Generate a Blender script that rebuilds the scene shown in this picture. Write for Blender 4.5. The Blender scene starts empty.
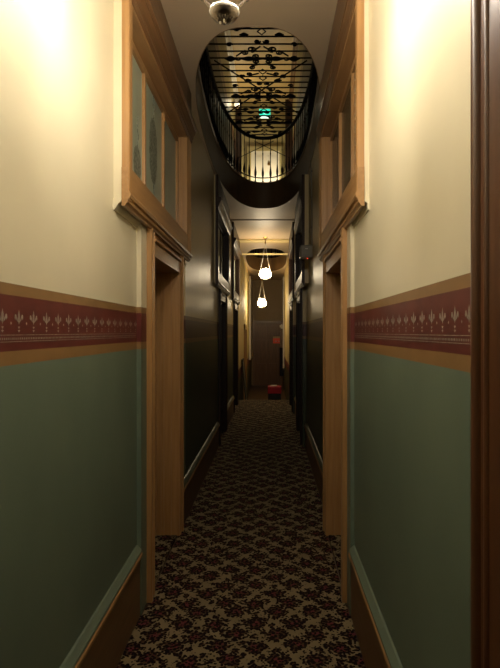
import bpy, bmesh, math, random
from mathutils import Vector, Matrix
random.seed(7)
S = bpy.context.scene
C = bpy.context.collection
PI = math.pi
E = 1.55                     # eye height
# ------------------------------------------------------------------ camera
cd = bpy.data.cameras.new('camera'); cam = bpy.data.objects.new('camera', cd); C.objects.link(cam)
cam.location = (0, 0, E); cam.rotation_euler = (PI/2, 0, 0)
cd.sensor_width = 36; cd.lens = 520/668*36; cd.clip_start = 0.02
cd.shift_x = -20/668; cd.shift_y = -2/668
S.camera = cam
# ------------------------------------------------------------------ world, exposure
w = bpy.data.worlds.new('world'); S.world = w; w.use_nodes = True
w.node_tree.nodes['Background'].inputs[0].default_value = (0.02, 0.018, 0.015, 1)
w.node_tree.nodes['Background'].inputs[1].default_value = 0.15
S.view_settings.view_transform = 'Standard'; S.view_settings.look = 'None'
S.view_settings.gamma = 1; S.view_settings.use_curve_mapping = False
S.view_settings.exposure = 0.0
P_CH = 135; P_A = 72; P_B = 70; P_UP = 5; P_UP2 = 110
WARM = (1.0, 0.82, 0.55)
def lamp(name, loc, power, color=WARM, radius=0.05, parent=None):
    l = bpy.data.lights.new(name, 'POINT'); l.energy = power; l.color = color; l.shadow_soft_size = radius
    o = bpy.data.objects.new(name, l); C.objects.link(o); o.location = loc
    if parent: o.parent = parent
    return o

# ------------------------------------------------------------------ materials
def lin(c): return tuple((x/12.92 if x <= .04045 else ((x+.055)/1.055)**2.4) for x in c)
def rgb(r, g, b): return lin((r/255, g/255, b/255)) + (1,)
def newmat(name, rough=.5, metal=0.0, spec=.5):
    m = bpy.data.materials.new(name); m.use_nodes = True
    b = m.node_tree.nodes['Principled BSDF']
    b.inputs['Roughness'].default_value = rough; b.inputs['Metallic'].default_value = metal
    b.inputs['Specular IOR Level'].default_value = spec
    return m, m.node_tree, b
def varied(name, c1, c2, scale=(3, 3, 3), rough=.5, metal=0, spec=.5, bump=0, detail=4, dist=.002):
    m, t, b = newmat(name, rough, metal, spec); N = t.nodes; L = t.links
    tc = N.new('ShaderNodeTexCoord'); mp = N.new('ShaderNodeMapping'); mp.inputs['Scale'].default_value = scale
    g = N.new('ShaderNodeNewGeometry')
    L.new(g.outputs['Position'], mp.inputs['Vector'])
    n = N.new('ShaderNodeTexNoise'); n.inputs['Scale'].default_value = 1; n.inputs['Detail'].default_value = detail
    L.new(mp.outputs[0], n.inputs['Vector'])
    r = N.new('ShaderNodeValToRGB'); r.color_ramp.elements[0].position = .3; r.color_ramp.elements[1].position = .7
    r.color_ramp.elements[0].color = c1; r.color_ramp.elements[1].color = c2
    L.new(n.outputs['Fac'], r.inputs[0]); L.new(r.outputs[0], b.inputs['Base Color'])
    if bump:
        bp = N.new('ShaderNodeBump'); bp.inputs['Strength'].default_value = bump; bp.inputs['Distance'].default_value = dist
        L.new(n.outputs['Fac'], bp.inputs['Height']); L.new(bp.outputs[0], b.inputs['Normal'])
    N.remove(tc)
    return m
def emis(name, c, s):
    m, t, b = newmat(name, .4); b.inputs['Base Color'].default_value = c
    b.inputs['Emission Color'].default_value = c; b.inputs['Emission Strength'].default_value = s
    return m
M = {}
M['cream'] = varied('cream_paint', rgb(206, 196, 166), rgb(214, 204, 174), (2, 2, 2), .42, bump=.15)
M['tan'] = varied('tan_paint', rgb(132, 100, 60), rgb(142, 108, 66), (8, 8, 8), .45, bump=.1)
M['maroon'] = varied('maroon_paint', rgb(92, 40, 34), rgb(104, 46, 38), (8, 8, 8), .45, bump=.1)
M['green'] = varied('green_paint', rgb(102, 116, 100), rgb(110, 124, 106), (3, 3, 2), .42, bump=.1)
# same varnished paint deeper in the corridor, dim light put into its colours, with vertical brush streaks
M['cream_dim'] = varied('dim_cream_paint', rgb(196, 176, 126), rgb(206, 186, 134), (30, 30, 1.2), .40, bump=.35, dist=.003)
M['tan_dim'] = varied('dim_tan_paint', rgb(120, 90, 54), rgb(130, 98, 60), (30, 30, 1.2), .42, bump=.3, dist=.003)
M['maroon_dim'] = varied('dim_maroon_paint', rgb(70, 38, 28), rgb(80, 44, 32), (30, 30, 1.2), .42, bump=.3, dist=.003)
M['green_dim'] = varied('dim_green_paint', rgb(62, 70, 50), rgb(70, 78, 56), (30, 30, 1.2), .42, bump=.3, dist=.003)
M['cream_far'] = varied('yellow_cream_paint', rgb(196, 178, 124), rgb(206, 188, 134), (3, 3, 3), .65, bump=.1)
M['green_far'] = varied('dull_green_paint', rgb(70, 72, 46), rgb(80, 80, 52), (3, 3, 3), .45, bump=.1)
M['ceiling'] = varied('ceiling_paint', rgb(186, 164, 132), rgb(196, 174, 142), (1.2, 1.2, 1.2), .5, bump=.2, dist=.004)
M['end_wall'] = varied('end_wall_paint', rgb(140, 114, 74), rgb(150, 124, 80), (2, 2, 2), .5)
M['stencil'] = varied('silver_stencil_paint', rgb(124, 110, 98), rgb(162, 150, 134), (60, 60, 60), .4)
def wood(name, c1, c2, rough=.38, axis='z'):
    sc = {'z': (45, 45, 2.5), 'y': (45, 2.5, 45), 'x': (2.5, 45, 45)}[axis]
    return varied(name, c1, c2, sc, rough, bump=.15, detail=6, dist=.001)
M['oak'] = wood('oak_wood', rgb(154, 114, 68), rgb(174, 134, 86))
M['oak_y'] = wood('oak_wood_along', rgb(146, 108, 66), rgb(166, 128, 82), axis='y')
M['brown'] = wood('brown_wood', rgb(98, 70, 44), rgb(122, 90, 58), .34, 'y')
M['darkwood'] = wood('dark_varnished_wood', rgb(40, 26, 18), rgb(54, 36, 24), .46)
M['darkwood_y'] = wood('dark_varnished_wood_along', rgb(44, 30, 22), rgb(60, 42, 30), .44, 'y')
M['mahogany'] = wood('mahogany_wood', rgb(76, 46, 26), rgb(96, 60, 34), .35)
M['base'] = wood('baseboard_wood', rgb(100, 72, 46), rgb(118, 86, 56), .4, 'y')
M['fascia'] = varied('dark_brown_gloss_paint', rgb(104, 80, 52), rgb(120, 94, 62), (6, 6, 1), .5, bump=.2)
M['iron'] = varied('black_iron', rgb(9, 9, 10), rgb(15, 14, 15), (20, 20, 20), .55, 0, .25)
M['black'] = varied('black_plastic', rgb(12, 12, 12), rgb(18, 18, 18), (20, 20, 20), .5)
M['brass'] = varied('aged_brass', rgb(150, 118, 66), rgb(176, 142, 84), (20, 20, 20), .3, 1)
M['nickel'] = varied('brushed_nickel', rgb(96, 86, 78), rgb(120, 110, 100), (30, 30, 30), .32, 1)
M['white'] = varied('white_gloss', rgb(205, 198, 182), rgb(218, 210, 196), (5, 5, 5), .3)
M['grey'] = varied('grey_plastic', rgb(112, 106, 90), rgb(122, 116, 98), (9, 9, 9), .45)
M['glass'] = varied('frosted_glass', rgb(146, 156, 138), rgb(158, 168, 148), (5, 5, 3), .35, bump=.1)
M['glass_brown'] = varied('brown_frosted_glass', rgb(92, 78, 54), rgb(108, 92, 66), (5, 5, 3), .25, bump=.1)
M['etch'] = varied('etched_leaf_glass', rgb(52, 58, 48), rgb(150, 156, 138), (90, 90, 70), .5)
M['lace_refl'] = varied('painted_lace_reflection', rgb(60, 58, 46), rgb(150, 146, 126), (70, 70, 55), .3, detail=1)  # pale mottled colour standing in for a reflection on the glass
M['bulb'] = emis('lit_glass_globe', (1, .80, .52, 1), 1.6)
M['shade_a'] = emis('lit_pendant_glass', (1, .82, .55, 1), P_A)
M['shade_b'] = emis('lit_far_pendant_glass', (1, .80, .50, 1), P_B)
M['shade_c'] = emis('lit_chandelier_glass', (1, .925, .80, 1), P_CH)
M['fill_glow'] = emis('added_lamp_glow', (1, .88, .60, 1), P_UP2)
M['exitgreen'] = emis('lit_exit_green', (.02, .62, .42, 1), 1.3)
M['exitwhite'] = emis('lit_exit_white', (.7, 1, .9, 1), 1.0)
M['led'] = emis('red_indicator', (1, .05, .02, 1), 5)
M['red'] = varied('red_plastic', rgb(168, 26, 44), rgb(182, 32, 52), (9, 9, 9), .4)
M['orange'] = varied('orange_red_card', rgb(250, 92, 66), rgb(255, 100, 74), (9, 9, 9), .5)
M['card'] = varied('pale_card', rgb(176, 150, 104), rgb(186, 160, 112), (9, 9, 9), .6)
M['mint'] = varied('pale_green_card', rgb(150, 168, 120), rgb(160, 178, 130), (9, 9, 9), .6)
M['paper'] = varied('white_paper', rgb(200, 198, 190), rgb(215, 212, 204), (9, 9, 9), .6)
M['board'] = varied('grey_board', rgb(120, 116, 100), rgb(134, 130, 112), (9, 9, 9), .5)
M['cloth'] = varied('dark_cloth', rgb(22, 20, 28), rgb(30, 27, 36), (60, 60, 60), .9)
M['lowerfloor'] = wood('brown_floor', rgb(58, 40, 22), rgb(78, 56, 32), .5, 'y')
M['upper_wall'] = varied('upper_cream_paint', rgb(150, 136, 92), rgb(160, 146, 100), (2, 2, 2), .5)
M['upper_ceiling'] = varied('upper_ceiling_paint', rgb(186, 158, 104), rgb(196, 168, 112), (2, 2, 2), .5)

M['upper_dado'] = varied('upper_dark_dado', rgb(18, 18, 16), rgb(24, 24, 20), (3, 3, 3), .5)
def carpet_mat():
    m, t, b = newmat('floral_carpet', .95, 0, .1); N = t.nodes; L = t.links
    g = N.new('ShaderNodeNewGeometry')
    wn = N.new('ShaderNodeTexNoise'); wn.inputs['Scale'].default_value = 9; wn.inputs['Detail'].default_value = 1
    L.new(g.outputs['Position'], wn.inputs['Vector'])
    def math_(op, a, b_=None, v=None, clamp=False):
        n = N.new('ShaderNodeMath'); n.operation = op; n.use_clamp = clamp
        if isinstance(a, (int, float)): n.inputs[0].default_value = a
        else: L.new(a, n.inputs[0])
        if b_ is not None:
            if isinstance(b_, (int, float)): n.inputs[1].default_value = b_
            else: L.new(b_, n.inputs[1])
        return n.outputs[0]
    def voro(scale, rnd, off=(0, 0, 0)):
        mp = N.new('ShaderNodeMapping'); mp.inputs['Location'].default_value = off
        mp.inputs['Rotation'].default_value = (0, 0, math.radians(45))
        L.new(g.outputs['Position'], mp.inputs['Vector'])
        v = N.new('ShaderNodeTexVoronoi'); v.voronoi_dimensions = '2D'
        v.inputs['Scale'].default_value = scale; v.inputs['Randomness'].default_value = rnd
        L.new(mp.outputs[0], v.inputs['Vector']); return v
    big = voro(6.9, .30); mid = voro(13.8, .45, (.05, .02, 0)); fine = voro(62, 1); fine2 = voro(34, .9)
    # big rose clusters with ragged, leafy edges
    rag = math_('MULTIPLY', fine.outputs['Distance'], .34)
    rag2 = math_('MULTIPLY', fine2.outputs['Distance'], .30)
    r = math_('ADD', rag, rag2)
    d1 = math_('ADD', big.outputs['Distance'], r)
    k1 = math_('LESS_THAN', d1, .69)
    d2 = math_('ADD', mid.outputs['Distance'], math_('MULTIPLY', r, 1.2))
    k2 = math_('LESS_THAN', d2, .63)
    dark = math_('MAXIMUM', k1, k2)
    # petals
    petal = math_('LESS_THAN', math_('ADD', big.outputs['Distance'], math_('MULTIPLY', fine2.outputs['Distance'], .5)), .29)
    pet2 = math_('MULTIPLY', petal, math_('GREATER_THAN', fine.outputs['Distance'], .33))
    leaf = math_('MULTIPLY', dark, math_('GREATER_THAN', fine.outputs['Distance'], .52))
    base = N.new('ShaderNodeValToRGB'); base.color_ramp.elements[0].color = rgb(114, 102, 74); base.color_ramp.elements[1].color = rgb(146, 130, 98)
    L.new(wn.outputs['Fac'], base.inputs[0])
    def mix(f, a, bcol):
        x = N.new('ShaderNodeMix'); x.data_type = 'RGBA'; L.new(f, x.inputs[0])
        L.new(a, x.inputs[6]); x.inputs[7].default_value = bcol; return x.outputs[2]
    c = mix(dark, base.outputs[0], rgb(24, 14, 16))
    c = mix(leaf, c, rgb(78, 58, 42))
    c = mix(pet2, c, rgb(104, 48, 52))
    L.new(c, b.inputs['Base Color'])
    n2 = N.new('ShaderNodeTexNoise'); n2.inputs['Scale'].default_value = 400
    L.new(g.outputs['Position'], n2.inputs['Vector'])
    bp = N.new('ShaderNodeBump'); bp.inputs['Strength'].default_value = .5; bp.inputs['Distance'].default_value = .003
    L.new(n2.outputs['Fac'], bp.inputs['Height']); L.new(bp.outputs[0], b.inputs['Normal'])
    return m
M['carpet'] = carpet_mat()

for k_ in ('darkwood', 'darkwood_y'): M[k_].node_tree.nodes['Principled BSDF'].inputs['Specular IOR Level'].default_value = .3
# ------------------------------------------------------------------ mesh helpers
def obj(name, bm, mats, parent=None, smooth=False):
    bmesh.ops.recalc_face_normals(bm, faces=bm.faces[:])
    me = bpy.data.meshes.new(name); bm.to_mesh(me); bm.free()
    for m in (mats if isinstance(mats, (list, tuple)) else [mats]): me.materials.append(m)
    if smooth:
        for p in me.polygons: p.use_smooth = True
        try: me.set_sharp_from_angle(angle=math.radians(40))
        except Exception: pass
    o = bpy.data.objects.new(name, me); C.objects.link(o)
    if parent is not None:
        o.parent = parent; o.matrix_parent_inverse = Matrix.Identity(4)
        o.location = -Vector(parent.location) if parent.parent is None else (0, 0, 0)   # meshes are built in world coordinates
    return o
def struct(name, bm, m, parent=None, smooth=False):
    o = obj(name, bm, m, parent, smooth)
    if parent is None: o['kind'] = 'structure'
    return o
def thing(name, label, cat, loc=(0, 0, 0), group=None):
    o = bpy.data.objects.new(name, None); C.objects.link(o); o.location = loc; o.empty_display_size = .1
    o['label'] = label; o['category'] = cat
    if group: o['group'] = group
    return o
def tag(o, label, cat, group=None, kind=None):
    o['label'] = label; o['category'] = cat
    if group: o['group'] = group
    if kind: o['kind'] = kind
    return o
def box(bm, x0, x1, y0, y1, z0, z1, mi=0, bev=0):
    x0, x1 = min(x0, x1), max(x0, x1)
    vs = [bm.verts.new(p) for p in ((x0,y0,z0),(x1,y0,z0),(x1,y1,z0),(x0,y1,z0),(x0,y0,z1),(x1,y0,z1),(x1,y1,z1),(x0,y1,z1))]
    fs = [bm.faces.new([vs[i] for i in f]) for f in ((0,3,2,1),(4,5,6,7),(0,1,5,4),(1,2,6,5),(2,3,7,6),(3,0,4,7))]
    for f in fs: f.material_index = mi
    if bev:
        es = list({e for f in fs for e in f.edges})
        bmesh.ops.bevel(bm, geom=es, offset=bev, segments=2, affect='EDGES', profile=.5)
def prism_y(bm, prof, y0, y1, mi=0):      # profile of (x,z)
    a = [bm.verts.new((x, y0, z)) for x, z in prof]; b = [bm.verts.new((x, y1, z)) for x, z in prof]
    n = len(prof)
    fs = [bm.faces.new(a), bm.faces.new(b[::-1])]
    fs += [bm.faces.new((a[i], b[i], b[(i+1) % n], a[(i+1) % n])) for i in range(n)]
    for f in fs: f.material_index = mi
def prism_z(bm, prof, z0, z1, mi=0):      # profile of (x,y)
    a = [bm.verts.new((x, y, z0)) for x, y in prof]; b = [bm.verts.new((x, y, z1)) for x, y in prof]
    n = len(prof)
    fs = [bm.faces.new(a), bm.faces.new(b[::-1])]
    fs += [bm.faces.new((a[i], b[i], b[(i+1) % n], a[(i+1) % n])) for i in range(n)]
    for f in fs: f.material_index = mi
def lathe(bm, prof, c=(0, 0, 0), n=24, mi=0):   # prof (r,z)
    rings = []
    for r, z in prof:
        if r < 1e-5: rings.append([bm.verts.new((c[0], c[1], c[2]+z))])
        else: rings.append([bm.verts.new((c[0]+r*math.cos(2*PI*k/n), c[1]+r*math.sin(2*PI*k/n), c[2]+z)) for k in range(n)])
    for A, B in zip(rings, rings[1:]):
        for k in range(n):
            k2 = (k+1) % n
            if len(A) == 1 and len(B) == 1: continue
            if len(A) == 1: f = bm.faces.new((A[0], B[k], B[k2]))
            elif len(B) == 1: f = bm.faces.new((A[k], B[0], A[k2]))
            else: f = bm.faces.new((A[k], B[k], B[k2], A[k2]))
            f.material_index = mi
def tube(bm, pts, r, n=6, closed=False, mi=0):
    pts = [Vector(p) for p in pts]; rings = []; N = len(pts)
    up0 = Vector((0, 0, 1))
    for i, p in enumerate(pts):
        a = pts[(i-1) % N] if (closed or i > 0) else p
        b = pts[(i+1) % N] if (closed or i < N-1) else p
        t = (b-a).normalized()
        u = up0 if abs(t.z) < .95 else Vector((0, 1, 0))
        s = t.cross(u).normalized(); v = s.cross(t).normalized()
        rr = r[i] if isinstance(r, (list, tuple)) else r
        rings.append([bm.verts.new(p + rr*(s*math.cos(2*PI*k/n) + v*math.sin(2*PI*k/n))) for k in range(n)])
    for i in range(N if closed else N-1):
        A, B = rings[i], rings[(i+1) % N]
        for k in range(n):
            f = bm.faces.new((A[k], A[(k+1) % n], B[(k+1) % n], B[k])); f.material_index = mi
    if not closed:
        bm.faces.new(rings[0]); bm.faces.new(rings[-1][::-1])
def grid_wall(bm, xa, xb, ys, zs, holes, matf):
    """solid slab between xa and xb, cut by rectangular holes (y0,y1,z0,z1); matf(z)->index"""
    ys = sorted(set(ys) | {v for h in holes for v in h[:2] if min(ys) <= v <= max(ys)})
    zs = sorted(set(zs) | {v for h in holes for v in h[2:] if min(zs) <= v <= max(zs)})
    def solid(i, j):
        if i < 0 or j < 0 or i >= len(ys)-1 or j >= len(zs)-1: return False
        cy = (ys[i]+ys[i+1])/2; cz = (zs[j]+zs[j+1])/2
        return not any(h[0] < cy < h[1] and h[2] < cz < h[3] for h in holes)
    def quad(ps, mi):
        f = bm.faces.new([bm.verts.new(p) for p in ps]); f.material_index = mi
    for i in range(len(ys)-1):
        for j in range(len(zs)-1):
            if not solid(i, j): continue
            y0, y1, z0, z1 = ys[i], ys[i+1], zs[j], zs[j+1]; mi = matf((z0+z1)/2)
            for x in (xa, xb): quad([(x,y0,z0),(x,y1,z0),(x,y1,z1),(x,y0,z1)], mi)
            if not solid(i-1, j): quad([(xa,y0,z0),(xb,y0,z0),(xb,y0,z1),(xa,y0,z1)], mi)
            if not solid(i+1, j): quad([(xa,y1,z0),(xb,y1,z0),(xb,y1,z1),(xa,y1,z1)], mi)
            if not solid(i, j-1): quad([(xa,y0,z0),(xb,y0,z0),(xb,y1,z0),(xa,y1,z0)], mi)
            if not solid(i, j+1): quad([(xa,y0,z1),(xb,y0,z1),(xb,y1,z1),(xa,y1,z1)], mi)

# ------------------------------------------------------------------ dimensions
ZC = 3.55            # corridor ceiling
ZU = 3.96            # upper floor
ZR = 4.70            # top of iron railing
ZUC = 6.93           # upper ceiling
YB = -1.6            # wall behind camera
Y1 = 4.36            # near stretch ends
YS = 11.85           # carpet ends, steps go down
YE = 20.0            # end wall
ZL = -0.50           # lower floor
BZ = [1.456, 1.496, 1.654, 1.687]
def bands(z): return 4 if z < BZ[0] else 3 if z < BZ[1] else 2 if z < BZ[2] else 1 if z < BZ[3] else 0
NEAR = [M['cream'], M['tan'], M['maroon'], M['tan'], M['green']]
DIM = [M['cream_dim'], M['tan_dim'], M['maroon_dim'], M['tan_dim'], M['green_dim']]
FZ = [.50, .70]
def fbands(z): return 0 if z > FZ[1] else 1 if z > FZ[0] else 2
FAR = [M['cream_far'], M['maroon'], M['green_far']]
UNITS = [2.43, 6.60, 9.45]      # near end of each window bay
DO0, DO1 = .65, 1.545            # door opening offsets
BL = 1.93                       # bay length
WO0, WO1 = .07, 1.76            # window opening offsets
DZ = 2.02; BZ0 = 2.17; WZ0, WZ1 = 2.32, 3.13
SIDES = {-1: dict(n='left', near=.73, far=.71, B=.706, K=.674, C=.660, G=.755, O=.612),
          1: dict(n='right', near=.462, far=.49, B=.441, K=.413, C=.408, G=.500, O=.388)}
TH = .42
# ------------------------------------------------------------------ walls
for s, P in SIDES.items():
    hn = []; ho = []
    for k, y0 in enumerate(UNITS):
        (hn if k == 0 else ho).extend([(y0+DO0, y0+DO1, -.1, DZ), (y0+WO0, y0+WO1, WZ0, WZ1)])
    bm = bmesh.new()
    grid_wall(bm, s*P['near'], s*(P['near']+TH), [YB, Y1], [0]+BZ+[ZC], hn, bands)
    y0 = UNITS[0]
    grid_wall(bm, s*(P['C']+.033), s*P['near'], [y0, y0+BL], [BZ0, ZC], hn, bands)
    grid_wall(bm, s*P['B'], s*P['near'], [y0+.42, y0+1.665], [0]+BZ+[BZ0], hn, bands)
    # cream cove moulding that carries the bay
    c = P['C']+.033; W = P['near']
    prism_y(bm, [(s*c, BZ0+.001), (s*c, BZ0-.012), (s*(c+.012), BZ0-.02), (s*(W-.006), BZ0-.05), (s*W, BZ0-.05), (s*W, BZ0+.001)], y0-.012, y0+.44, 0)
    struct('wall_'+P['n'], bm, NEAR)
    bm = bmesh.new()
    grid_wall(bm, s*P['far'], s*(P['far']+TH), [Y1, 11.5], [0]+BZ+[ZC], ho, bands)
    for y0 in UNITS[1:]:
        grid_wall(bm, s*(P['C']+.033), s*P['far'], [y0, y0+BL], [BZ0, ZC], ho, bands)
        grid_wall(bm, s*P['B'], s*P['far'], [y0+.42, y0+1.665], [0]+BZ+[BZ0], ho, bands)
    struct('wall_'+P['n']+'_middle', bm, DIM)
    bm = bmesh.new()
    hf = [(14.2, 15.2, ZL-.1, 1.62)] if s < 0 else []
    grid_wall(bm, s*P['far'], s*(P['far']+TH), [11.5, YE], [ZL]+FZ+[ZC], hf, fbands)
    struct('wall_'+P['n']+'_far', bm, FAR)
    # baseboards
    bm = bmesh.new()
    def bb(y0, y1, W, h):
        prism_y(bm, [(s*W, 0), (s*(W-.020), 0), (s*(W-.020), h-.06), (s*(W-.028), h-.055), (s*(W-.028), h-.03), (s*(W-.016), h-.012), (s*(W-.004), h), (s*W, h)], y0, y1)
        bm2c.append((y0, y1, W, h))
    bm2c = []
    bb(YB+.02, UNITS[0]+.415, P['near'], .37)
    bb(UNITS[0]+1.675, UNITS[1]+.415, P['far'] if s > 0 else P['far'], .33)
    bb(UNITS[1]+1.675, UNITS[2]+.415, P['far'], .33)
    o = struct('baseboard_'+P['n'], bm, M['base'])
    bm = bmesh.new()
    for (a, b, W, h) in bm2c:
        prism_y(bm, [(s*(W-.0285), h-.052), (s*(W-.034), h-.045), (s*(W-.034), h-.030), (s*(W-.0285), h-.024)], a, b)
    obj('bead', bm, M['oak_y'], o)
    bm = bmesh.new()
    for i, (a, b, W, h) in enumerate(bm2c):
        prism_y(bm, [(s*W, h-.021), (s*(W-.030), h-.021), (s*(W-.029), h-.012), (s*(W-.008), h+.012), (s*W, h+.016)], a, b, min(i, 1))
    obj('painted_cap', bm, [M['green'], M['green_dim']], o)

# ------------------------------------------------------------------ floors
bm = bmesh.new(); box(bm, -1.3, 1.1, YB, YS-.03, -.25, -.012); struct('floor', bm, M['lowerfloor'])
bm = bmesh.new()
box(bm, -.729, .461, YB+.01, UNITS[0]+.41, -.012, 0)
box(bm, -.699, .435, UNITS[0]+.41, Y1, -.012, 0)
box(bm, -.709, .489, Y1, YS, -.012, 0)
box(bm, -.709, .489, YS, YS+.012, -.17, 0)
tag(obj('carpet', bm, M['carpet']), 'dark rose-patterned floral carpet covering the whole corridor floor', 'carpet')
bm = bmesh.new()
box(bm, -.71, .49, YS-.03, YS, -.3, -.013)
box(bm, -.71, .49, YS, YS+.28, -.5, -.17); box(bm, -.71, .49, YS+.28, YS+.56, -.5, -.335)
struct('trim_1', bm, M['lowerfloor'])
bm = bmesh.new(); box(bm, -1.3, 1.1, YS-.03, YE+.3, ZL-.2, ZL); struct('floor_lower', bm, M['lowerfloor'])

# ------------------------------------------------------------------ oval wells
NE = 2.4
def oval(cx, cy, a, b, n=96):
    out = []
    for k in range(n):
        t = 2*PI*k/n; c, s_ = math.cos(t), math.sin(t)
        # superellipse, sampled by angle in scaled space
        ne = NE if s_ > 0 else NE + .35*min(1, -s_*2)
        r = (abs(c)**ne + abs(s_)**ne)**(-1/ne)
        out.append((cx+a*r*c, cy+b*r*s_))
    return out
def ring(bm, z, rect, cx, cy, a, b, mi=0, n=96):
    x0, x1, y0, y1 = rect; inner = oval(cx, cy, a, b, n); outer = []
    for k in range(n):
        t = 2*PI*k/n; c, s_ = math.cos(t), math.sin(t); m = max(abs(c), abs(s_)); u, v = c/m, s_/m
        outer.append((cx + (u*(x1-cx) if u > 0 else u*(cx-x0)), cy + (v*(y1-cy) if v > 0 else v*(cy-y0))))
    I = [bm.verts.new((x, y, z)) for x, y in inner]; O = [bm.verts.new((x, y, z)) for x, y in outer]
    for k in range(n):
        f = bm.faces.new((I[k], I[(k+1) % n], O[(k+1) % n], O[k])); f.material_index = mi
    return I
WCX = -.10
WELLS = [dict(cy=5.905, b=2.50, a=.583), dict(cy=14.75, b=2.32, a=.56)]
X0, X1 = -1.2, 1.0
cuts = [(2.9, 9.0), (12.0, 17.5)]
bm = bmesh.new()
for (y0, y1), wl in zip(cuts, WELLS): ring(bm, ZC, (X0, X1, y0, y1), WCX, wl['cy'], wl['a'], wl['b'])
for y0, y1 in ((YB-.2, 2.9), (9.0, 12.0), (17.5, YE+.3)): box(bm, X0, X1, y0, y1, ZC, ZC+.05)
struct('ceiling', bm, M['ceiling'])
bm = bmesh.new()
for (y0, y1), wl in zip(cuts, WELLS): ring(bm, ZU, (X0, X1, y0, y1), WCX, wl['cy'], wl['a'], wl['b'])
for y0, y1 in ((1.8, 2.9), (9.0, 12.0), (17.5, 18)): box(bm, X0, X1, y0, y1, ZU-.05, ZU)
struct('floor_upper', bm, M['fascia'])
for i, wl in enumerate(WELLS):
    bm = bmesh.new(); n = 96
    prof = [(0, ZC+.012), (-.003, ZC+.010), (-.003, ZC-.002), (.002, ZC-.002), (.003, ZC)]
    def strip(pa, pb):
        A = oval(WCX, wl['cy'], wl['a']+pa[0], wl['b']+pa[0]); B = oval(WCX, wl['cy'], wl['a']+pb[0], wl['b']+pb[0])
        for k in range(n):
            k2 = (k+1) % n
            bm.faces.new([bm.verts.new(p) for p in ((*A[k], pa[1]), (*A[k2], pa[1]), (*B[k2], pb[1]), (*B[k], pb[1]))])
    strip((0, ZC), (0, ZU))
    for p, q in zip(prof, prof[1:]): strip(p, q)
    strip((0, ZU+.012), (-.012, ZU+.006)); strip((-.012, ZU+.006), (-.012, ZU-.012)); strip((-.012, ZU-.012), (0, ZU-.018))
    strip((0, ZU+.012), (.03, ZU+.012))
    bmesh.ops.remove_doubles(bm, verts=bm.verts[:], dist=1e-5)
    struct('trim_%d' % (i+2), bm, M['fascia'], smooth=True)

# ------------------------------------------------------------------ end wall, back wall, upper rooms
bm = bmesh.new(); box(bm, -1.2, 1.0, YE, YE+.15, ZL, ZC); struct('wall_end', bm, M['end_wall'])
bm = bmesh.new(); box(bm, -1.2, 1.0, YB-.15, YB, 0, ZC); struct('wall_back', bm, M['cream'])
UX0, UX1 = -.80, .52
UPW = [M['upper_wall'], M['tan_dim'], M['maroon_dim'], M['tan_dim'], M['upper_dado']]
UB = [ZU+1.78, ZU+1.82, ZU+1.98, ZU+2.03]
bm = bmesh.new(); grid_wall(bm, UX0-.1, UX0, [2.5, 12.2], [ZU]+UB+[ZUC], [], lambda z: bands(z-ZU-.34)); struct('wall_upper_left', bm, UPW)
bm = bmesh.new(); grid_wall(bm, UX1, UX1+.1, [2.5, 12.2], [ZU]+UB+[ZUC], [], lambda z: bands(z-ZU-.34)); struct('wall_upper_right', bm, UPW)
bm = bmesh.new(); box(bm, UX0-.1, UX1+.1, 12.2, 12.3, ZU, ZUC); struct('wall_upper_end', bm, M['upper_wall'])
bm = bmesh.new(); box(bm, UX0-.1, UX1+.1, 2.4, 2.5, ZU, ZUC); struct('wall_upper_front', bm, M['upper_wall'])
bm = bmesh.new(); box(bm, UX0-.1, UX1+.1, 2.4, 12.3, ZUC, ZUC+.1); struct('ceiling_upper', bm, M['upper_ceiling'])
bm = bmesh.new()
for x0, x1 in ((UX0-.1, UX0), (UX1, UX1+.1)): box(bm, x0, x1, 12.3, 17.6, ZU, ZUC)
box(bm, UX0-.1, UX1+.1, 17.6, 17.7, ZU, ZUC); box(bm, UX0-.1, UX1+.1, 12.3, 17.7, ZUC, ZUC+.1)
struct('wall_upper_far', bm, M['fascia'])
for s, X in ((1, UX0), (-1, UX1)):
    bm = bmesh.new()
    prism_y(bm, [(X, ZUC), (X+s*.09, ZUC), (X+s*.09, ZUC-.02), (X+s*.05, ZUC-.05), (X+s*.025, ZUC-.10), (X, ZUC-.11)], 2.5, 12.2)
    struct('trim_%d' % (4 if s > 0 else 5), bm, M['white'] if s > 0 else M['brown'])
# upper end door
bm = bmesh.new(); yd = 12.2
box(bm, -.44, .22, yd-.045, yd, ZU, ZU+1.82)
for (xa, xb) in ((-.38, -.14), (-.08, .16)):
    for (za, zb) in ((.15, .75), (.9, 1.7)):
        box(bm, xa, xb, yd-.057, yd-.044, ZU+za, ZU+zb, bev=.006)
d = struct('door_7', bm, M['white'])
bm = bmesh.new()
for xa, xb in ((-.53, -.44), (.22, .31)): box(bm, xa, xb, yd-.07, yd, ZU, ZU+1.82)
box(bm, -.53, .31, yd-.07, yd, ZU+1.82, ZU+1.92); obj('door_casing', bm, M['upper_wall'], d)
for q_, (xa, xb) in enumerate(((UX0, -.665), (.355, UX1))):
    bm = bmesh.new(); box(bm, xa, xb, 12.02, 12.2, ZU, ZUC); box(bm, xa, xb, 11.99, 12.02, ZU, ZU+.25); struct('trim_%d' % (14+q_), bm, M['darkwood'])
bm = bmesh.new(); lathe(bm, [(0, -.03), (.02, -.026), (.03, 0), (.02, .026), (0, .03)], (-.03, yd-.09, ZU+1.5), 12); obj('door_knob', bm, M['brass'], d, True)

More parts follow.
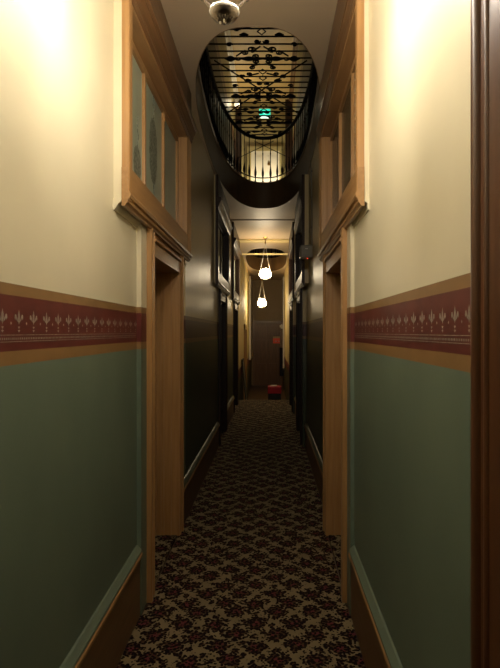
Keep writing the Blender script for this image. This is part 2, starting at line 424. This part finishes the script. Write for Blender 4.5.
# ------------------------------------------------------------------ painted stencil on the borders
def stencil(s, W, y0, y1, sp, name, mat):
    bm = bmesh.new(); xx = s*(W-.0012)
    def poly(pts):
        try: bm.faces.new([bm.verts.new((xx, y, z)) for y, z in pts])
        except Exception: pass
    y = y0
    while y < y1:
        zb = 1.570; h = .046
        poly([(y, zb+h), (y-.006, zb+.030), (y-.0065, zb+.018), (y-.003, zb+.008), (y, zb), (y+.003, zb+.008), (y+.0065, zb+.018), (y+.006, zb+.030)])
        for q in (-1, 1):
            poly([(y+q*.004, zb+.008), (y+q*.010, zb+.020), (y+q*.017, zb+.031), (y+q*.024, zb+.030), (y+q*.026, zb+.021), (y+q*.022, zb+.014), (y+q*.019, zb+.020), (y+q*.014, zb+.014)])
        for zz in (1.5625, 1.5525):
            poly([(y-.007, zz+.002), (y, zz+.0045), (y+.007, zz+.002), (y, zz-.004)])
        poly([(y+sp/2, zb+.010), (y+sp/2+.004, zb+.005), (y+sp/2, zb), (y+sp/2-.004, zb+.005)])
        y += sp
    for zz in (1.5405, 1.5215): poly([(y0-.05, zz), (y1, zz), (y1, zz+.0018), (y0-.05, zz+.0018)])
    y = y0-.05
    while y < y1-.01:
        poly([(y, 1.528), (y+.006, 1.528), (y+.006, 1.534), (y, 1.534)]); y += .0115
    struct(name, bm, mat)
stencil(-1, .73, 1.413-.093*18, 2.83, .0932, 'trim_6', M['stencil'])
stencil(1, .462, 1.20-.093*16, 2.83, .0932, 'trim_7', M['stencil'])

# ------------------------------------------------------------------ door + window units
def unit(s, y0, k, dark):
    P = SIDES[s]; n = k*2 + (0 if s < 0 else 1)
    W = P['near'] if k == 0 else P['far']
    mv = M['darkwood'] if dark else M['oak']; my = M['darkwood_y'] if dark else M['oak_y']; mb = M['darkwood_y'] if dark else M['brown']
    a, b = y0+DO0, y0+DO1; Bf, K, Cc, G, O = P['B'], P['K'], P['C'], P['G'], P['O']
    # --- door leaf in the recess
    xl = Bf+.20
    bm = bmesh.new()
    box(bm, s*xl, s*(xl+.045), a+.022, b-.022, .012, DZ-.022)
    for (ya, yb) in ((a+.11, (a+b)/2-.045), ((a+b)/2+.045, b-.11)):
        for (za, zb) in ((.22, .78), (.95, 1.78)):
            for q, w_ in ((0, .010), (.018, .018)):
                box(bm, s*(xl-w_), s*xl, ya+q, yb-q, za+q, zb-q, bev=.003)
    d = struct('door_%d' % (n+1), bm, mv)
    # --- casing: moulded architraves, jamb linings and head
    bm = bmesh.new(); cw = .105
    for (ya, yb, out) in ((a-cw, a, -1), (b, b+cw, 1)):
        yi, yo = (yb, ya) if out < 0 else (ya, yb); q = -out
        prof = [(s*Bf, yo), (s*(K+.004), yo), (s*K, yo+q*.006), (s*K, yo+q*.028), (s*(K+.008), yo+q*.034), (s*(K+.012), yo+q*.055),
                (s*(K+.014), yo+q*.085), (s*(K+.006), yo+q*.090), (s*(K+.006), yo+q*.100), (s*(K+.012), yi), (s*Bf, yi)]
        prism_z(bm, prof, 0, BZ0-.02)
    for (ya, yb, q) in ((a, a+.02, 1), (b-.02, b, -1)):
        box(bm, s*(K+.012), s*(Bf+TH-.02), ya, yb, 0, DZ)
        yy = ya if q < 0 else yb
        for g0, g1 in ((.045, .056), (.10, .112), (.122, .128)): box(bm, s*(Bf+g0), s*(Bf+g1), min(yy, yy+q*.008), max(yy, yy+q*.008), 0, DZ-.02)
        box(bm, s*(xl-.04), s*(xl-.004), min(yy, yy+q*.022), max(yy, yy+q*.022), 0, DZ-.02)
        box(bm, s*(Bf+.055), s*(Bf+.065), min(yy, yy+q*.006), max(yy, yy+q*.006), 0, DZ-.02)
    obj('door_casing', bm, mv, d)
    bm = bmesh.new()
    box(bm, s*(K+.012), s*(Bf+TH-.02), a, b, DZ-.02, DZ)
    prism_y(bm, [(s*Bf, DZ-.001), (s*(K+.012), DZ-.001), (s*(K+.012), DZ+.06), (s*K, DZ+.07), (s*K, DZ+.085), (s*(K+.02), DZ+.10), (s*(K+.02), BZ0-.02), (s*Bf, BZ0-.02)], a, b)
    obj('door_head', bm, my, d)
    bm = bmesh.new(); box(bm, s*(Bf+.005), s*(Bf+TH-.02), a+.021, b-.021, -.012, .006); obj('threshold', bm, M['carpet'], d)
    bm = bmesh.new(); ky = b-.09 if k else a+.09
    tube(bm, [(s*xl, ky, 1.0), (s*(xl-.045), ky, 1.0)], .010, 10)
    tube(bm, [(s*(xl-.035), ky, 1.0), (s*(xl-.042), ky, 1.0), (s*(xl-.06), ky, 1.0), (s*(xl-.072), ky, 1.0)], [.012, .026, .028, .012], 14)
    obj('door_knob', bm, M['brass'], d, True)
    # --- transom window bay above
    c2 = Cc+.033; w0, w1 = y0+WO0, y0+WO1; y1 = y0+BL
    bm = bmesh.new()
    # near stile and far pilaster with flutes
    prism_z(bm, [(s*c2, y0), (s*Cc, y0), (s*(Cc-.003), y0+.006), (s*(Cc-.003), y0+.018), (s*Cc, y0+.024), (s*Cc, y0+.055), (s*(Cc+.006), y0+.062), (s*(Cc+.006), w0), (s*c2, w0)], BZ0, ZC)
    fl = [(s*c2, w1), (s*(Cc+.008), w1)]
    yy = w1+.01
    for j in range(4):
        fl += [(s*Cc, yy), (s*Cc, yy+.022), (s*(Cc+.007), yy+.026), (s*(Cc+.007), yy+.036)]; yy += .040
    fl += [(s*Cc, y1-.008), (s*(Cc+.002), y1), (s*c2, y1)]
    prism_z(bm, fl, BZ0, ZC)
    # linings of the reveal
    box(bm, s*(Cc+.006), s*(W+.30), w0, w0+.018, WZ0, WZ1); box(bm, s*(Cc+.006), s*(W+.30), w1-.018, w1, WZ0, WZ1)
    for q in (.03, .06): box(bm, s*(Cc+q), s*(Cc+q+.012), w1-.026, w1-.017, WZ0, WZ1)
    # sash frame at the glass
    box(bm, s*(G-.02), s*(G+.02), w0+.018, w0+.05, WZ0, WZ1); box(bm, s*(G-.02), s*(G+.02), w1-.05, w1-.018, WZ0, WZ1)
    wn = struct('window_%d' % (n+1), bm, mv)
    bm = bmesh.new()
    box(bm, s*(Cc+.004), s*(W+.30), w0, w1, WZ1-.018, WZ1)
    box(bm, s*(G-.02), s*(G+.02), w0+.03, w1-.03, WZ1-.06, WZ1-.018)
    box(bm, s*(G-.02), s*(G+.02), w0+.03, w1-.03, WZ0, WZ0+.035)
    obj('sash_rail', bm, my, wn)
    # sill: rail with stepped mouldings beneath
    bm = bmesh.new()
    prism_y(bm, [(s*c2, WZ0), (s*(Cc+.003), WZ0), (s*(Cc+.003), BZ0+.04), (s*(Cc-.006), BZ0+.034), (s*(Cc-.010), BZ0+.022), (s*(Cc-.006), BZ0+.010),
                 (s*(Cc+.004), BZ0+.004), (s*(Cc+.004), BZ0-.012), (s*(Cc+.014), BZ0-.022), (s*(Cc+.018), BZ0-.030), (s*(c2), BZ0-.030)], y0-.004, y1+.004)
    box(bm, s*(Cc+.004), s*(W+.30), w0, w1, WZ0-.0, WZ0+.012)
    obj('sill', bm, my, wn)
    # cornice
    bm = bmesh.new()
    p = (Cc-O)
    prof = [(s*(Cc+.02), WZ1), (s*(Cc+.001), WZ1), (s*(Cc-.2*p), WZ1+.010), (s*(Cc-.2*p), WZ1+.028), (s*(Cc-.3*p), WZ1+.034), (s*(Cc-.42*p), WZ1+.055), (s*(Cc-.7*p), WZ1+.078),
            (s*(Cc-.74*p), WZ1+.084), (s*(Cc-.74*p), WZ1+.094), (s*O, WZ1+.098), (s*O, WZ1+.125), (s*(O+.008), WZ1+.132), (s*Cc, WZ1+.14), (s*Cc, ZC), (s*(Cc+.02), ZC)]
    prism_y(bm, prof, y0-.005, y1+.005 if not dark else y1-.02)
    obj('cornice', bm, mb if not dark else M['darkwood_y'], wn)
    # mullions and panes
    L = (w1-w0-.036); ms = [w0+.018+L/3, w0+.018+2*L/3]
    for m_ in ms:
        bm = bmesh.new(); box(bm, s*(G-.022), s*(G+.018), m_-.016, m_+.016, WZ0+.01, WZ1-.02, bev=.004); obj('mullion', bm, mv, wn)
    ed = [w0+.05]+[v for m_ in ms for v in (m_-.016, m_+.016)]+[w1-.05]
    for j in range(3):
        ya, yb = ed[2*j], ed[2*j+1]
        bm = bmesh.new(); box(bm, s*(G-.003), s*(G+.003), ya, yb, WZ0+.035, WZ1-.06)
        g = obj('glass_pane', bm, M['glass'] if s < 0 else M['glass_brown'], wn)
        if k == 0 and s > 0 and j == 0:  # lacy reflection in the first right pane, modelled as pale rings
            bm = bmesh.new(); x = s*(G-.0038)
            for q in range(7):
                za = WZ1-.10-q*.075
                for r_ in range(5):
                    yy = ya+.05+r_*(yb-ya-.1)/4
                    tube(bm, [(x, yy+.03*math.cos(t), za+.028*math.sin(t)) for t in [2*PI*i/10 for i in range(10)]], .0035, 4, True)
            obj('lace_reflection', bm, M['lace_refl'], g)
        if k == 0 and s < 0 and j < 2:
            bm = bmesh.new(); yc = (ya+yb)/2 + (.0 if j else .14); zc = 2.71 if j else 2.50; hh = .21 if j else .10; ww = .11 if j else .08
            x = s*(G-.0045)
            pts = []
            for q in range(41):
                t = q/40*2*PI
                ww2 = ww*(abs(math.sin(t))**.8)*(1+.06*math.sin(14*t))
                pts.append((x, yc + ww2*(1 if math.sin(t) > 0 else -1), zc + hh*math.cos(t)))
            f = bm.faces.new([bm.verts.new(p_) for p_ in pts[:-1]])
            for zz in (zc+hh, zc-hh):
                q = 1 if zz > zc else -1
                tube(bm, [(x, yc, zz), (x, yc+.02, zz+q*.06), (x, yc-.01, zz+q*.12), (x, yc+.01, zz+q*.17)], .004, 4)
            obj('etched_ornament', bm, M['etch'], g)
for k, y0 in enumerate(UNITS):
    for s in (-1, 1): unit(s, y0, k, k > 0)

# ------------------------------------------------------------------ near right door frame beside the camera
bm = bmesh.new()
yf = 1.126
prof = [(.462, yf+.002), (.440, yf), (.432, yf-.006), (.4285, yf-.016), (.429, yf-.028), (.434, yf-.036), (.440, yf-.040),
        (.440, yf-.060), (.436, yf-.064), (.4345, yf-.070), (.436, yf-.076), (.441, yf-.080), (.445, yf-.13), (.445, yf-.18), (.462, yf-.18)]
prism_z(bm, prof, 0, 3.1)
d = struct('door_8', bm, M['mahogany'], smooth=True)
bm = bmesh.new(); box(bm, .44, .462, YB+.6, yf-.18, 0, 3.1); obj('door_leaf', bm, M['darkwood'], d)

# ------------------------------------------------------------------ far section: doors on the end and on the left wall
bm = bmesh.new()
dx0, dx1, dz1 = -.60, .40, 1.90
box(bm, dx0, dx1, YE-.05, YE, ZL, dz1)
for (xa, xb) in ((-.50, -.14), (-.06, .30)):
    for (za, zb) in ((ZL+.2, .35), (.5, 1.25), (1.35, 1.78)):
        box(bm, xa, xb, YE-.062, YE-.049, za, zb, bev=.006)
d = struct('door_9', bm, M['darkwood'] if False else wood('chestnut_wood', rgb(88, 58, 34), rgb(110, 74, 44), .4))
bm = bmesh.new()
for xa, xb in ((dx0-.07, dx0), (dx1, dx1+.07)): box(bm, xa, xb, YE-.075, YE, ZL, dz1)
box(bm, dx0-.07, dx1+.07, YE-.08, YE, dz1, dz1+.08); obj('door_casing', bm, M['brown'], d)
bm = bmesh.new(); box(bm, -.85, -.80, 14.21, 15.19, ZL+.01, 1.61)
d = struct('door_10', bm, M['oak'])
bm = bmesh.new()
for ya, yb in ((14.08, 14.2), (15.2, 15.32)): box(bm, -.675, -.71, ya, yb, ZL, 1.74)
box(bm, -.675, -.71, 14.08, 15.32, 1.62, 1.76)
box(bm, -.80, -.71, 15.18, 15.2, ZL, 1.62); box(bm, -.80, -.71, 14.2, 14.22, ZL, 1.62)
obj('door_casing', bm, M['oak'], d)
# tall white pilasters and dark upright near the end
bm = bmesh.new()
box(bm, -.71, -.66, 17.7, 19.9, .60, 3.45); struct('trim_8', bm, M['white'])
bm = bmesh.new(); box(bm, .445, .49, 17.9, 18.1, .3, 3.45); struct('trim_9', bm, M['white'])
bm = bmesh.new(); box(bm, .46, .49, 18.3, 19.8, 1.95, 3.3, bev=.01); struct('trim_10', bm, M['darkwood'])

# ceiling battens
bm = bmesh.new(); box(bm, -.71, .49, 9.25, 9.29, ZC-.012, ZC); struct('trim_11', bm, M['fascia'])
bm = bmesh.new(); box(bm, -.71, .49, 11.40, 11.44, 3.245, 3.275); struct('trim_12', bm, M['cream_far'])
bm = bmesh.new(); box(bm, -.71, .49, 11.2, 11.5, ZC-.03, ZC); struct('trim_13', bm, M['cream_far'])

# ------------------------------------------------------------------ oval iron balustrades
def baluster_mesh(h):
    bm = bmesh.new()
    lathe(bm, [(0, 0), (.017, 0), (.017, .02), (.008, .03), (.008, .07), (.018, .12), (.020, .16), (.012, .22), (.007, .27), (.007, h*.62), (.011, h*.66), (.007, h*.70), (.007, h-.02), (.012, h-.01), (.012, h), (0, h)], n=8)
    me = bpy.data.meshes.new('baluster'); bm.to_mesh(me); bm.free(); me.materials.append(M['iron'])
    for p in me.polygons: p.use_smooth = True
    return me
BH = ZR-.02-(ZU+.012)
bme = baluster_mesh(BH)
for i, wl in enumerate(WELLS):
    root = thing('oval_balustrade', ['black iron balustrade around the large oval ceiling opening nearest the camera',
        'small dark balustrade around the distant oval ceiling opening above the far pendant lamps'][i], 'railing', (WCX, wl['cy'], ZU), 'iron balustrades around the oval openings')
    A, B = wl['a']+.035, wl['b']+.035
    bm = bmesh.new(); pts = [(x, y, ZR-.005) for x, y in oval(WCX, wl['cy'], A, B)]; tube(bm, pts, .028, 8, True)
    obj('handrail', bm, M['iron'], root, True)
    bm = bmesh.new(); pts = [(x, y, ZU+.09) for x, y in oval(WCX, wl['cy'], A, B)]; tube(bm, pts, .009, 6, True)
    obj('lower_rail', bm, M['iron'], root, True)
    ov = oval(WCX, wl['cy'], A, B, 720); per = [0]
    for p, q in zip(ov, ov[1:]+ov[:1]): per.append(per[-1]+math.dist(p, q))
    nb = [88, 60][i]; step = per[-1]/nb; k = 0
    off = step/2 if i == 0 else 0
    j = 0
    for b_ in range(nb):
        tgt = b_*step + off*0
        while per[j+1] < tgt: j += 1
        o = bpy.data.objects.new('baluster', bme); C.objects.link(o); o.parent = root
        o.location = (ov[j][0]-WCX, ov[j][1]-wl['cy'], .012)

# ------------------------------------------------------------------ ornamental iron grille lying on the near balustrade
wl = WELLS[0]; ZG = ZR+.034
gr = thing('iron_grille', 'flat black iron grille of bars and scrollwork laid across the near balustrade', 'grille', (WCX, wl['cy'], ZG))
def halfw(y):
    t = min(1, abs(y-wl['cy'])/(wl['b']+.035)); return (wl['a']+.035)*(1-t**NE)**(1/NE)
y = 5.603-.1464*14
while y < 8.40:
    hw = halfw(y)
    if hw > .1:
        bm = bmesh.new(); tube(bm, [(WCX-hw-.02, y, ZG), (WCX+hw+.02, y, ZG)], .0085, 6); obj('bar', bm, M['iron'], gr)
    y += .1464
for (p, q) in (((-.65, 6.10), (.43, 7.60)), ((.43, 6.10), (-.65, 7.60)), ((-.62, 4.2), (.42, 5.6)), ((.42, 4.2), (-.62, 5.6))):
    bm = bmesh.new(); tube(bm, [(p[0], p[1], ZG), (q[0], q[1], ZG)], .009, 6); obj('brace', bm, M['iron'], gr)
def scroll(cx, cy, r, turns, a0, hand, tail=None, th=.0095):
    pts = []
    n = int(14*turns)+4
    for k in range(n+1):
        f = k/n; rr = r*(1-.78*f); a = a0 + hand*2*PI*turns*f
        pts.append((cx+rr*math.cos(a), cy+rr*math.sin(a)*1.0, ZG))
    if tail: pts = [(tail[0], tail[1], ZG)] + pts
    bm = bmesh.new(); tube(bm, pts, th, 5); obj('scroll', bm, M['iron'], gr)
def leafbar(xa, xb, y, w_):
    bm = bmesh.new(); n = 10; pts = []; rs = []
    for k in range(n+1):
        f = k/n; pts.append((xa+(xb-xa)*f, y, ZG)); rs.append(.006+w_*math.sin(PI*f)**1.5)
    tube(bm, pts, rs, 6); obj('leaf_bar', bm, M['iron'], gr)
cx = WCX+.01
for yb in (4.05, 5.05, 6.06, 7.02, 7.90):
    # wide band of long leaves, knobs and paired scrolls
    for q in (-1, 1):
        leafbar(cx+q*.06, cx+q*.26, yb, .020); leafbar(cx+q*.30, cx+q*.44, yb, .026)
        scroll(cx+q*.28, yb, .035, 1.2, 0 if q > 0 else PI, q)
        scroll(cx+q*.07, yb-.055, .045, 1.4, PI/2, -q, (cx, yb))
        scroll(cx+q*.07, yb+.060, .045, 1.4, -PI/2, q, (cx, yb))
        scroll(cx+q*.13, yb+.20, .04, 1.3, -PI/2, -q, (cx+q*.03, yb+.12))
        scroll(cx+q*.12, yb-.20, .055, 1.5, PI/2, q, (cx+q*.02, yb-.26))
        scroll(cx+q*.05, yb-.36, .035, 1.4, 0 if q < 0 else PI, -q)
        scroll(cx+q*.26, yb+.42, .04, 1.3, PI if q > 0 else 0, q, (cx+q*.40, yb+.42))
        leafbar(cx+q*.14, cx+q*.24, yb+.52, .016)
        scroll(cx+q*.20, yb-.13, .042, 1.4, -PI/2, -q, (cx+q*.30, yb-.06))
        scroll(cx+q*.36, yb-.30, .035, 1.3, 0 if q < 0 else PI, q)
        scroll(cx+q*.17, yb+.36, .038, 1.4, PI/2, q, (cx+q*.05, yb+.34))
    for dy in (.30, .46):
        bm = bmesh.new(); tube(bm, [(cx, yb+dy-.06, ZG), (cx+.045, yb+dy, ZG), (cx, yb+dy+.06, ZG), (cx-.045, yb+dy, ZG)], .007, 5, True); obj('diamond', bm, M['iron'], gr)
# crossed tie rods behind the end of the balustrade
tr = thing('tie_rods', 'thin crossed iron rods behind the far curved end of the near balustrade', 'rods', (WCX, 8.5, ZU))
for xa, za, xb, zb in ((-.52, 4.40, .06, 4.68), (.32, 4.40, -.26, 4.68)):
    bm = bmesh.new(); yy = 8.52; tube(bm, [(xa, yy, za), (xb, yy, zb)], .006, 6); obj('rod', bm, M['iron'], tr)
for x in (-.52, .32):
    bm = bmesh.new(); tube(bm, [(x, 8.52, ZU), (x, 8.52, 4.42)], .007, 6); obj('rod_post', bm, M['iron'], tr)

# ------------------------------------------------------------------ chandelier close to the camera
CH = Vector((-.142, 1.62, 0))
ch = thing('chandelier', 'metal ceiling chandelier with a ribbed bowl and curling arms, cut by the top edge', 'chandelier', (CH.x, CH.y, ZC))
zb = 2.508
bm = bmesh.new()
lathe(bm, [(0, .0), (.004, .0), (.005, .003), (.004, .006), (.006, .008), (.010, .009), (.018, .010), (.023, .013), (.026, .016), (.037, .021), (.043, .029), (.045, .037), (.041, .042), (.030, .046), (.012, .052), (.010, .12), (.018, .14), (.010, .17), (.007, .20), (.007, ZC-zb-.08), (.035, ZC-zb-.04), (.06, ZC-zb), (0, ZC-zb)], (CH.x, CH.y, zb), 32)
obj('stem', bm, M['nickel'], ch, True)
bm = bmesh.new()
lathe(bm, [(.045, .035), (.0475, .039), (.046, .045), (.040, .046)], (CH.x, CH.y, zb), 32); obj('rim', bm, M['white'], ch, True)
bm = bmesh.new()
for k in range(18):
    a = 2*PI*k/18; pts = [(CH.x+r*math.cos(a), CH.y+r*math.sin(a), zb+z) for r, z in ((.011, .0092), (.0182, .0105), (.0235, .0138), (.027, .0172))]
    tube(bm, pts, .0016, 4)
obj('ribs', bm, M['nickel'], ch, True)
bm = bmesh.new()
for a in (PI*1.05, PI*1.5):
    lathe(bm, [(0, 0), (.003, .002), (.003, .012), (0, .014)], (CH.x+.012*math.cos(a), CH.y+.012*math.sin(a), zb-.002), 8)
obj('finials', bm, M['white'], ch, True)
ARMS = [(math.radians(12), .23), (math.radians(172), .23), (math.radians(-62), .23)]
for a, R in ARMS:
    bm = bmesh.new(); pts = []
    for k in range(17):
        f = k/16; r = .03 + (R-.03)*f; z = zb+.044 + .10*math.sin(f*PI*.70) + .03*f**2
        pts.append((CH.x+r*math.cos(a), CH.y+r*math.sin(a), z))
    tube(bm, pts, .0055, 8); e = pts[-1]
    tube(bm, [(CH.x+(.065+.014*math.cos(t))*math.cos(a), CH.y+(.065+.014*math.cos(t))*math.sin(a), zb+.095+.014*math.sin(t)) for t in [2*PI*i/12 for i in range(12)]], .0035, 6, True)
    arm = obj('arm', bm, M['nickel'], ch, True)
    bm = bmesh.new(); lathe(bm, [(0, 0), (.03, .002), (.032, .012), (.014, .018), (.016, .035), (0, .036)], e, 16)
    obj('lamp_holder', bm, M['brass'], arm, True)
    bm = bmesh.new(); lathe(bm, [(.020, .030), (.046, .05), (.058, .085), (.050, .12), (.040, .135)], e, 20)
    obj('glass_shade', bm, M['shade_c'], arm, True)

# ------------------------------------------------------------------ harp pendants far down the corridor
def pendant(label, x, y, zt, zb, r, zceil, P):
    root = thing('pendant_lamp', label, 'pendant lamp', (x, y, zceil), 'harp pendant lamps')
    h = zt-zb
    bm = bmesh.new(); lathe(bm, [(0, 0), (.05, 0), (.05, -.01), (.02, -.03), (.012, -.06), (0, -.06)], (x, y, zceil), 16); obj('ceiling_rose', bm, M['brass'], root, True)
    bm = bmesh.new(); zh = min(zceil-.06, zt+.55)
    tube(bm, [(x, y, zceil-.05), (x, y, zh)], .007, 6)
    if zh > zt+.2: lathe(bm, [(0, .03), (.018, .02), (.018, -.02), (0, -.03)], (x, y, zh), 10)
    obj('rod', bm, M['brass'], root, True)
    for q in (-1, 1):
        bm = bmesh.new(); tube(bm, [(x, y, zh), (x+q*r*.45, y, zt+.18), (x+q*r*.95, y, zt-.35*h), (x+q*r*.75, y, zb+.05), (x+q*r*.3, y, zb+.02)], .005, 6); obj('harp_arm', bm, M['white'], root, True)
    bm = bmesh.new()
    lathe(bm, [(.25*r, h), (.45*r, h*.98), (.5*r, h*.82), (.62*r, h*.78), (.98*r, h*.6), (r, h*.45), (.85*r, h*.32), (.5*r, h*.25), (.3*r, h*.22)], (x, y, zb), 24)
    obj('glass_shade', bm, P, root, True)
    bm = bmesh.new(); lathe(bm, [(.3*r, h*.24), (.45*r, h*.18), (.4*r, h*.06), (.15*r, 0), (0, -.01)], (x, y, zb), 16); obj('oil_font', bm, M['white'], root, True)
pendant('lit white-shaded harp pendant lamp, the nearer and higher of the two down the corridor', -.10, 11.0, E+1.34, E+1.09, .125, ZC, M['shade_a'])
pendant('lit white-shaded harp pendant lamp, hanging lower and farther towards the brown end door', -.24, 15.6, E+1.0, E+.71, .13, ZUC, M['shade_b'])

# upper floor lights
sc = thing('wall_sconce', 'small glowing globe sconce on the upstairs left wall, seen through the grille', 'sconce', (UX0, 11.0, 6.3))
bm = bmesh.new(); tube(bm, [(UX0, 11, 6.3), (UX0+.08, 11, 6.3)], .012, 8); lathe(bm, [(0, -.02), (.03, -.02), (.03, 0), (0, .0)], (UX0+.10, 11, 6.30), 12); obj('bracket', bm, M['brass'], sc, True)
bm = bmesh.new(); lathe(bm, [(0, -.06), (.04, -.045), (.06, 0), (.04, .045), (0, .06)], (UX0+.10, 11, 6.36), 16); obj('globe', bm, M['bulb'], sc, True)
lamp('bulb', (.20, 0, .08), P_UP, (1, .84, .55), .06, sc)
fl = thing('added_fill_lamp', 'unseen low lamp added on the upstairs landing to brighten the white door end', 'lamp', (-.05, 11.5, ZU))  # added light source, out of sight behind the well edge
bm = bmesh.new(); lathe(bm, [(0, 0), (.10, 0), (.10, .02), (.012, .03), (.012, .62), (0, .62)], (-.05, 11.5, ZU), 16); obj('stand', bm, M['brass'], fl, True)
bm = bmesh.new(); lathe(bm, [(.10, .60), (.13, .60), (.08, .80), (.0, .80)], (-.05, 11.5, ZU), 20); obj('shade', bm, M['fill_glow'], fl, True)

# ------------------------------------------------------------------ exit sign upstairs
ex = thing('exit_sign', 'small glowing green exit sign hanging from the upstairs ceiling, seen through the grille', 'exit sign', (-.115, 11.6, ZUC))
zs = E+4.86-.06
bm = bmesh.new(); box(bm, -.245, .015, 11.59, 11.62, zs-.03, zs+.18, bev=.004)
for x in (-.19, -.04): tube(bm, [(x, 11.605, zs+.12), (x, 11.605, ZUC)], .003, 5)
obj('housing', bm, M['white'], ex)
bm = bmesh.new(); box(bm, -.238, .008, 11.584, 11.59, zs+.025, zs+.17); obj('sign_face', bm, M['exitgreen'], ex)
bm = bmesh.new(); box(bm, -.21, .01, 11.58, 11.6, zs-.035, zs+.015); obj('lens', bm, M['exitwhite'], ex)
bm = bmesh.new()   # running figure
lathe(bm, [(0, -.004), (.009, -.003), (.009, .003), (0, .004)], (-.10, 11.582, zs+.108), 10)
for p in (((-.105, zs+.098), (-.112, zs+.072)), ((-.112, zs+.072), (-.09, zs+.058)), ((-.09, zs+.058), (-.098, zs+.043)), ((-.112, zs+.072), (-.135, zs+.052)), ((-.105, zs+.093), (-.085, zs+.082)), ((-.107, zs+.093), (-.128, zs+.085))):
    tube(bm, [(p[0][0], 11.583, p[0][1]), (p[1][0], 11.583, p[1][1])], .004, 5)
obj('pictogram', bm, M['exitwhite'], ex)

# ------------------------------------------------------------------ emergency light box on the right wall
em = thing('emergency_light', 'grey plastic emergency box with a red light, high on the right wall', 'emergency light', (.49, 5.95, 2.39))
bm = bmesh.new(); box(bm, .345, .49, 5.93, 6.08, 2.395, 2.545, bev=.012); obj('housing', bm, M['grey'], em)
bm = bmesh.new(); box(bm, .356, .470, 5.922, 5.931, 2.43, 2.535, bev=.003); obj('front_cover', bm, M['grey'], em)
bm = bmesh.new(); box(bm, .400, .430, 5.918, 5.923, 2.495, 2.503); obj('maker_badge', bm, M['paper'], em)
bm = bmesh.new(); lathe(bm, [(0, -.008), (.006, -.005), (.006, .002), (0, .002)], (.43, 5.96, 2.397), 8); obj('indicator', bm, M['led'], em)
bm = bmesh.new(); tube(bm, [(.484, 6.0, 2.54), (.484, 6.0, 2.9), (.483, 6.03, 3.2), (.470, 6.0, 3.53)], .006, 6)
for z in (2.75, 3.1, 3.4): box(bm, .472, .489, 5.985, 6.02, z, z+.012)
tag(obj('surface_cable', bm, M['grey'], None, True), 'thin pale cable running up the right wall from the grey emergency box', 'cable')

# ------------------------------------------------------------------ things at the far end
bx_ = thing('storage_box', 'black box with a deep bright red lid on the floor before the end door', 'box', (.13, 15.2, ZL))
bm = bmesh.new(); prism_z(bm, [(-.055, 15.0), (.315, 15.0), (.315, 15.4), (-.055, 15.4)], ZL, ZL+.27); obj('bin', bm, M['black'], bx_)
bm = bmesh.new(); box(bm, -.065, .325, 14.99, 15.41, ZL+.27, ZL+.47, bev=.015); obj('lid', bm, M['red'], bx_)
bm = bmesh.new()
for k in range(3): box(bm, .00+k*.02, .16+k*.02, 15.1, 15.3, ZL+.471+k*.008, ZL+.478+k*.008)
tag(obj('papers', bm, M['paper']), 'few white papers lying on the red lid of the black box', 'papers')
fr = thing('leaning_frame', 'tall black framed board leaning against the left wall past the carpet edge', 'frame', (-.56, 13.0, ZL))
def lean(bm, y0, y1, s0, s1, t0, t1):   # along slanted plane, s=height fraction 0..1
    H = 1.37; bx, tx = -.565, -.69
    def P(s_, off): return (bx+(tx-bx)*s_+off, ZL+H*s_)
    prism_y(bm, [P(s0, t0), P(s0, t1), P(s1, t1), P(s1, t0)], y0, y1)
bm = bmesh.new()
lean(bm, 12.75, 12.80, 0, 1, -.012, .016); lean(bm, 13.45, 13.50, 0, 1, -.012, .016)
lean(bm, 12.80, 13.45, 0, .04, -.012, .016); lean(bm, 12.80, 13.45, .96, 1, -.012, .016); obj('frame', bm, M['black'], fr)
bm = bmesh.new(); lean(bm, 12.80, 13.45, .04, .96, -.006, .004); obj('panel', bm, M['board'], fr)
bm = bmesh.new(); box(bm, .115, .375, YE-.071, YE-.063, E-.44, E-.24)
sg = tag(obj('door_notice', bm, M['orange']), 'orange red notice with a pale top strip on the brown end door', 'sign')
bm = bmesh.new(); box(bm, .115, .375, YE-.071, YE-.063, E-.24, E-.17); obj('pale_strip', bm, M['card'], sg)
bm = bmesh.new(); box(bm, .31, .36, YE-.074, YE-.071, E-.36, E-.34); box(bm, .18, .27, YE-.074, YE-.071, E-.36, E-.34); obj('lettering', bm, M['paper'], sg)
bm = bmesh.new(); box(bm, .40, .489, 19.3, 19.5, E+.12, E+.28, bev=.012); box(bm, .36, .41, 19.35, 19.45, E+.17, E+.25, bev=.01)
tag(obj('wall_alarm', bm, M['white']), 'small white alarm box high on the right wall by the end door', 'alarm')
bm = bmesh.new(); prof = [(.485, 18.9), (.40, 18.92), (.36, 19.0), (.385, 19.08), (.35, 19.16), (.40, 19.25), (.485, 19.25)]
prism_z(bm, prof, -.05, .98)
tag(obj('hanging_cloth', bm, M['cloth']), 'narrow dark cloth hanging on the right wall beside the end door', 'cloth')
bm = bmesh.new(); box(bm, -.674, -.668, 14.1, 14.19, E+.03, E+.32)
tag(obj('wall_card', bm, M['mint']), 'pale green card fixed to the oak door frame on the far left', 'card')
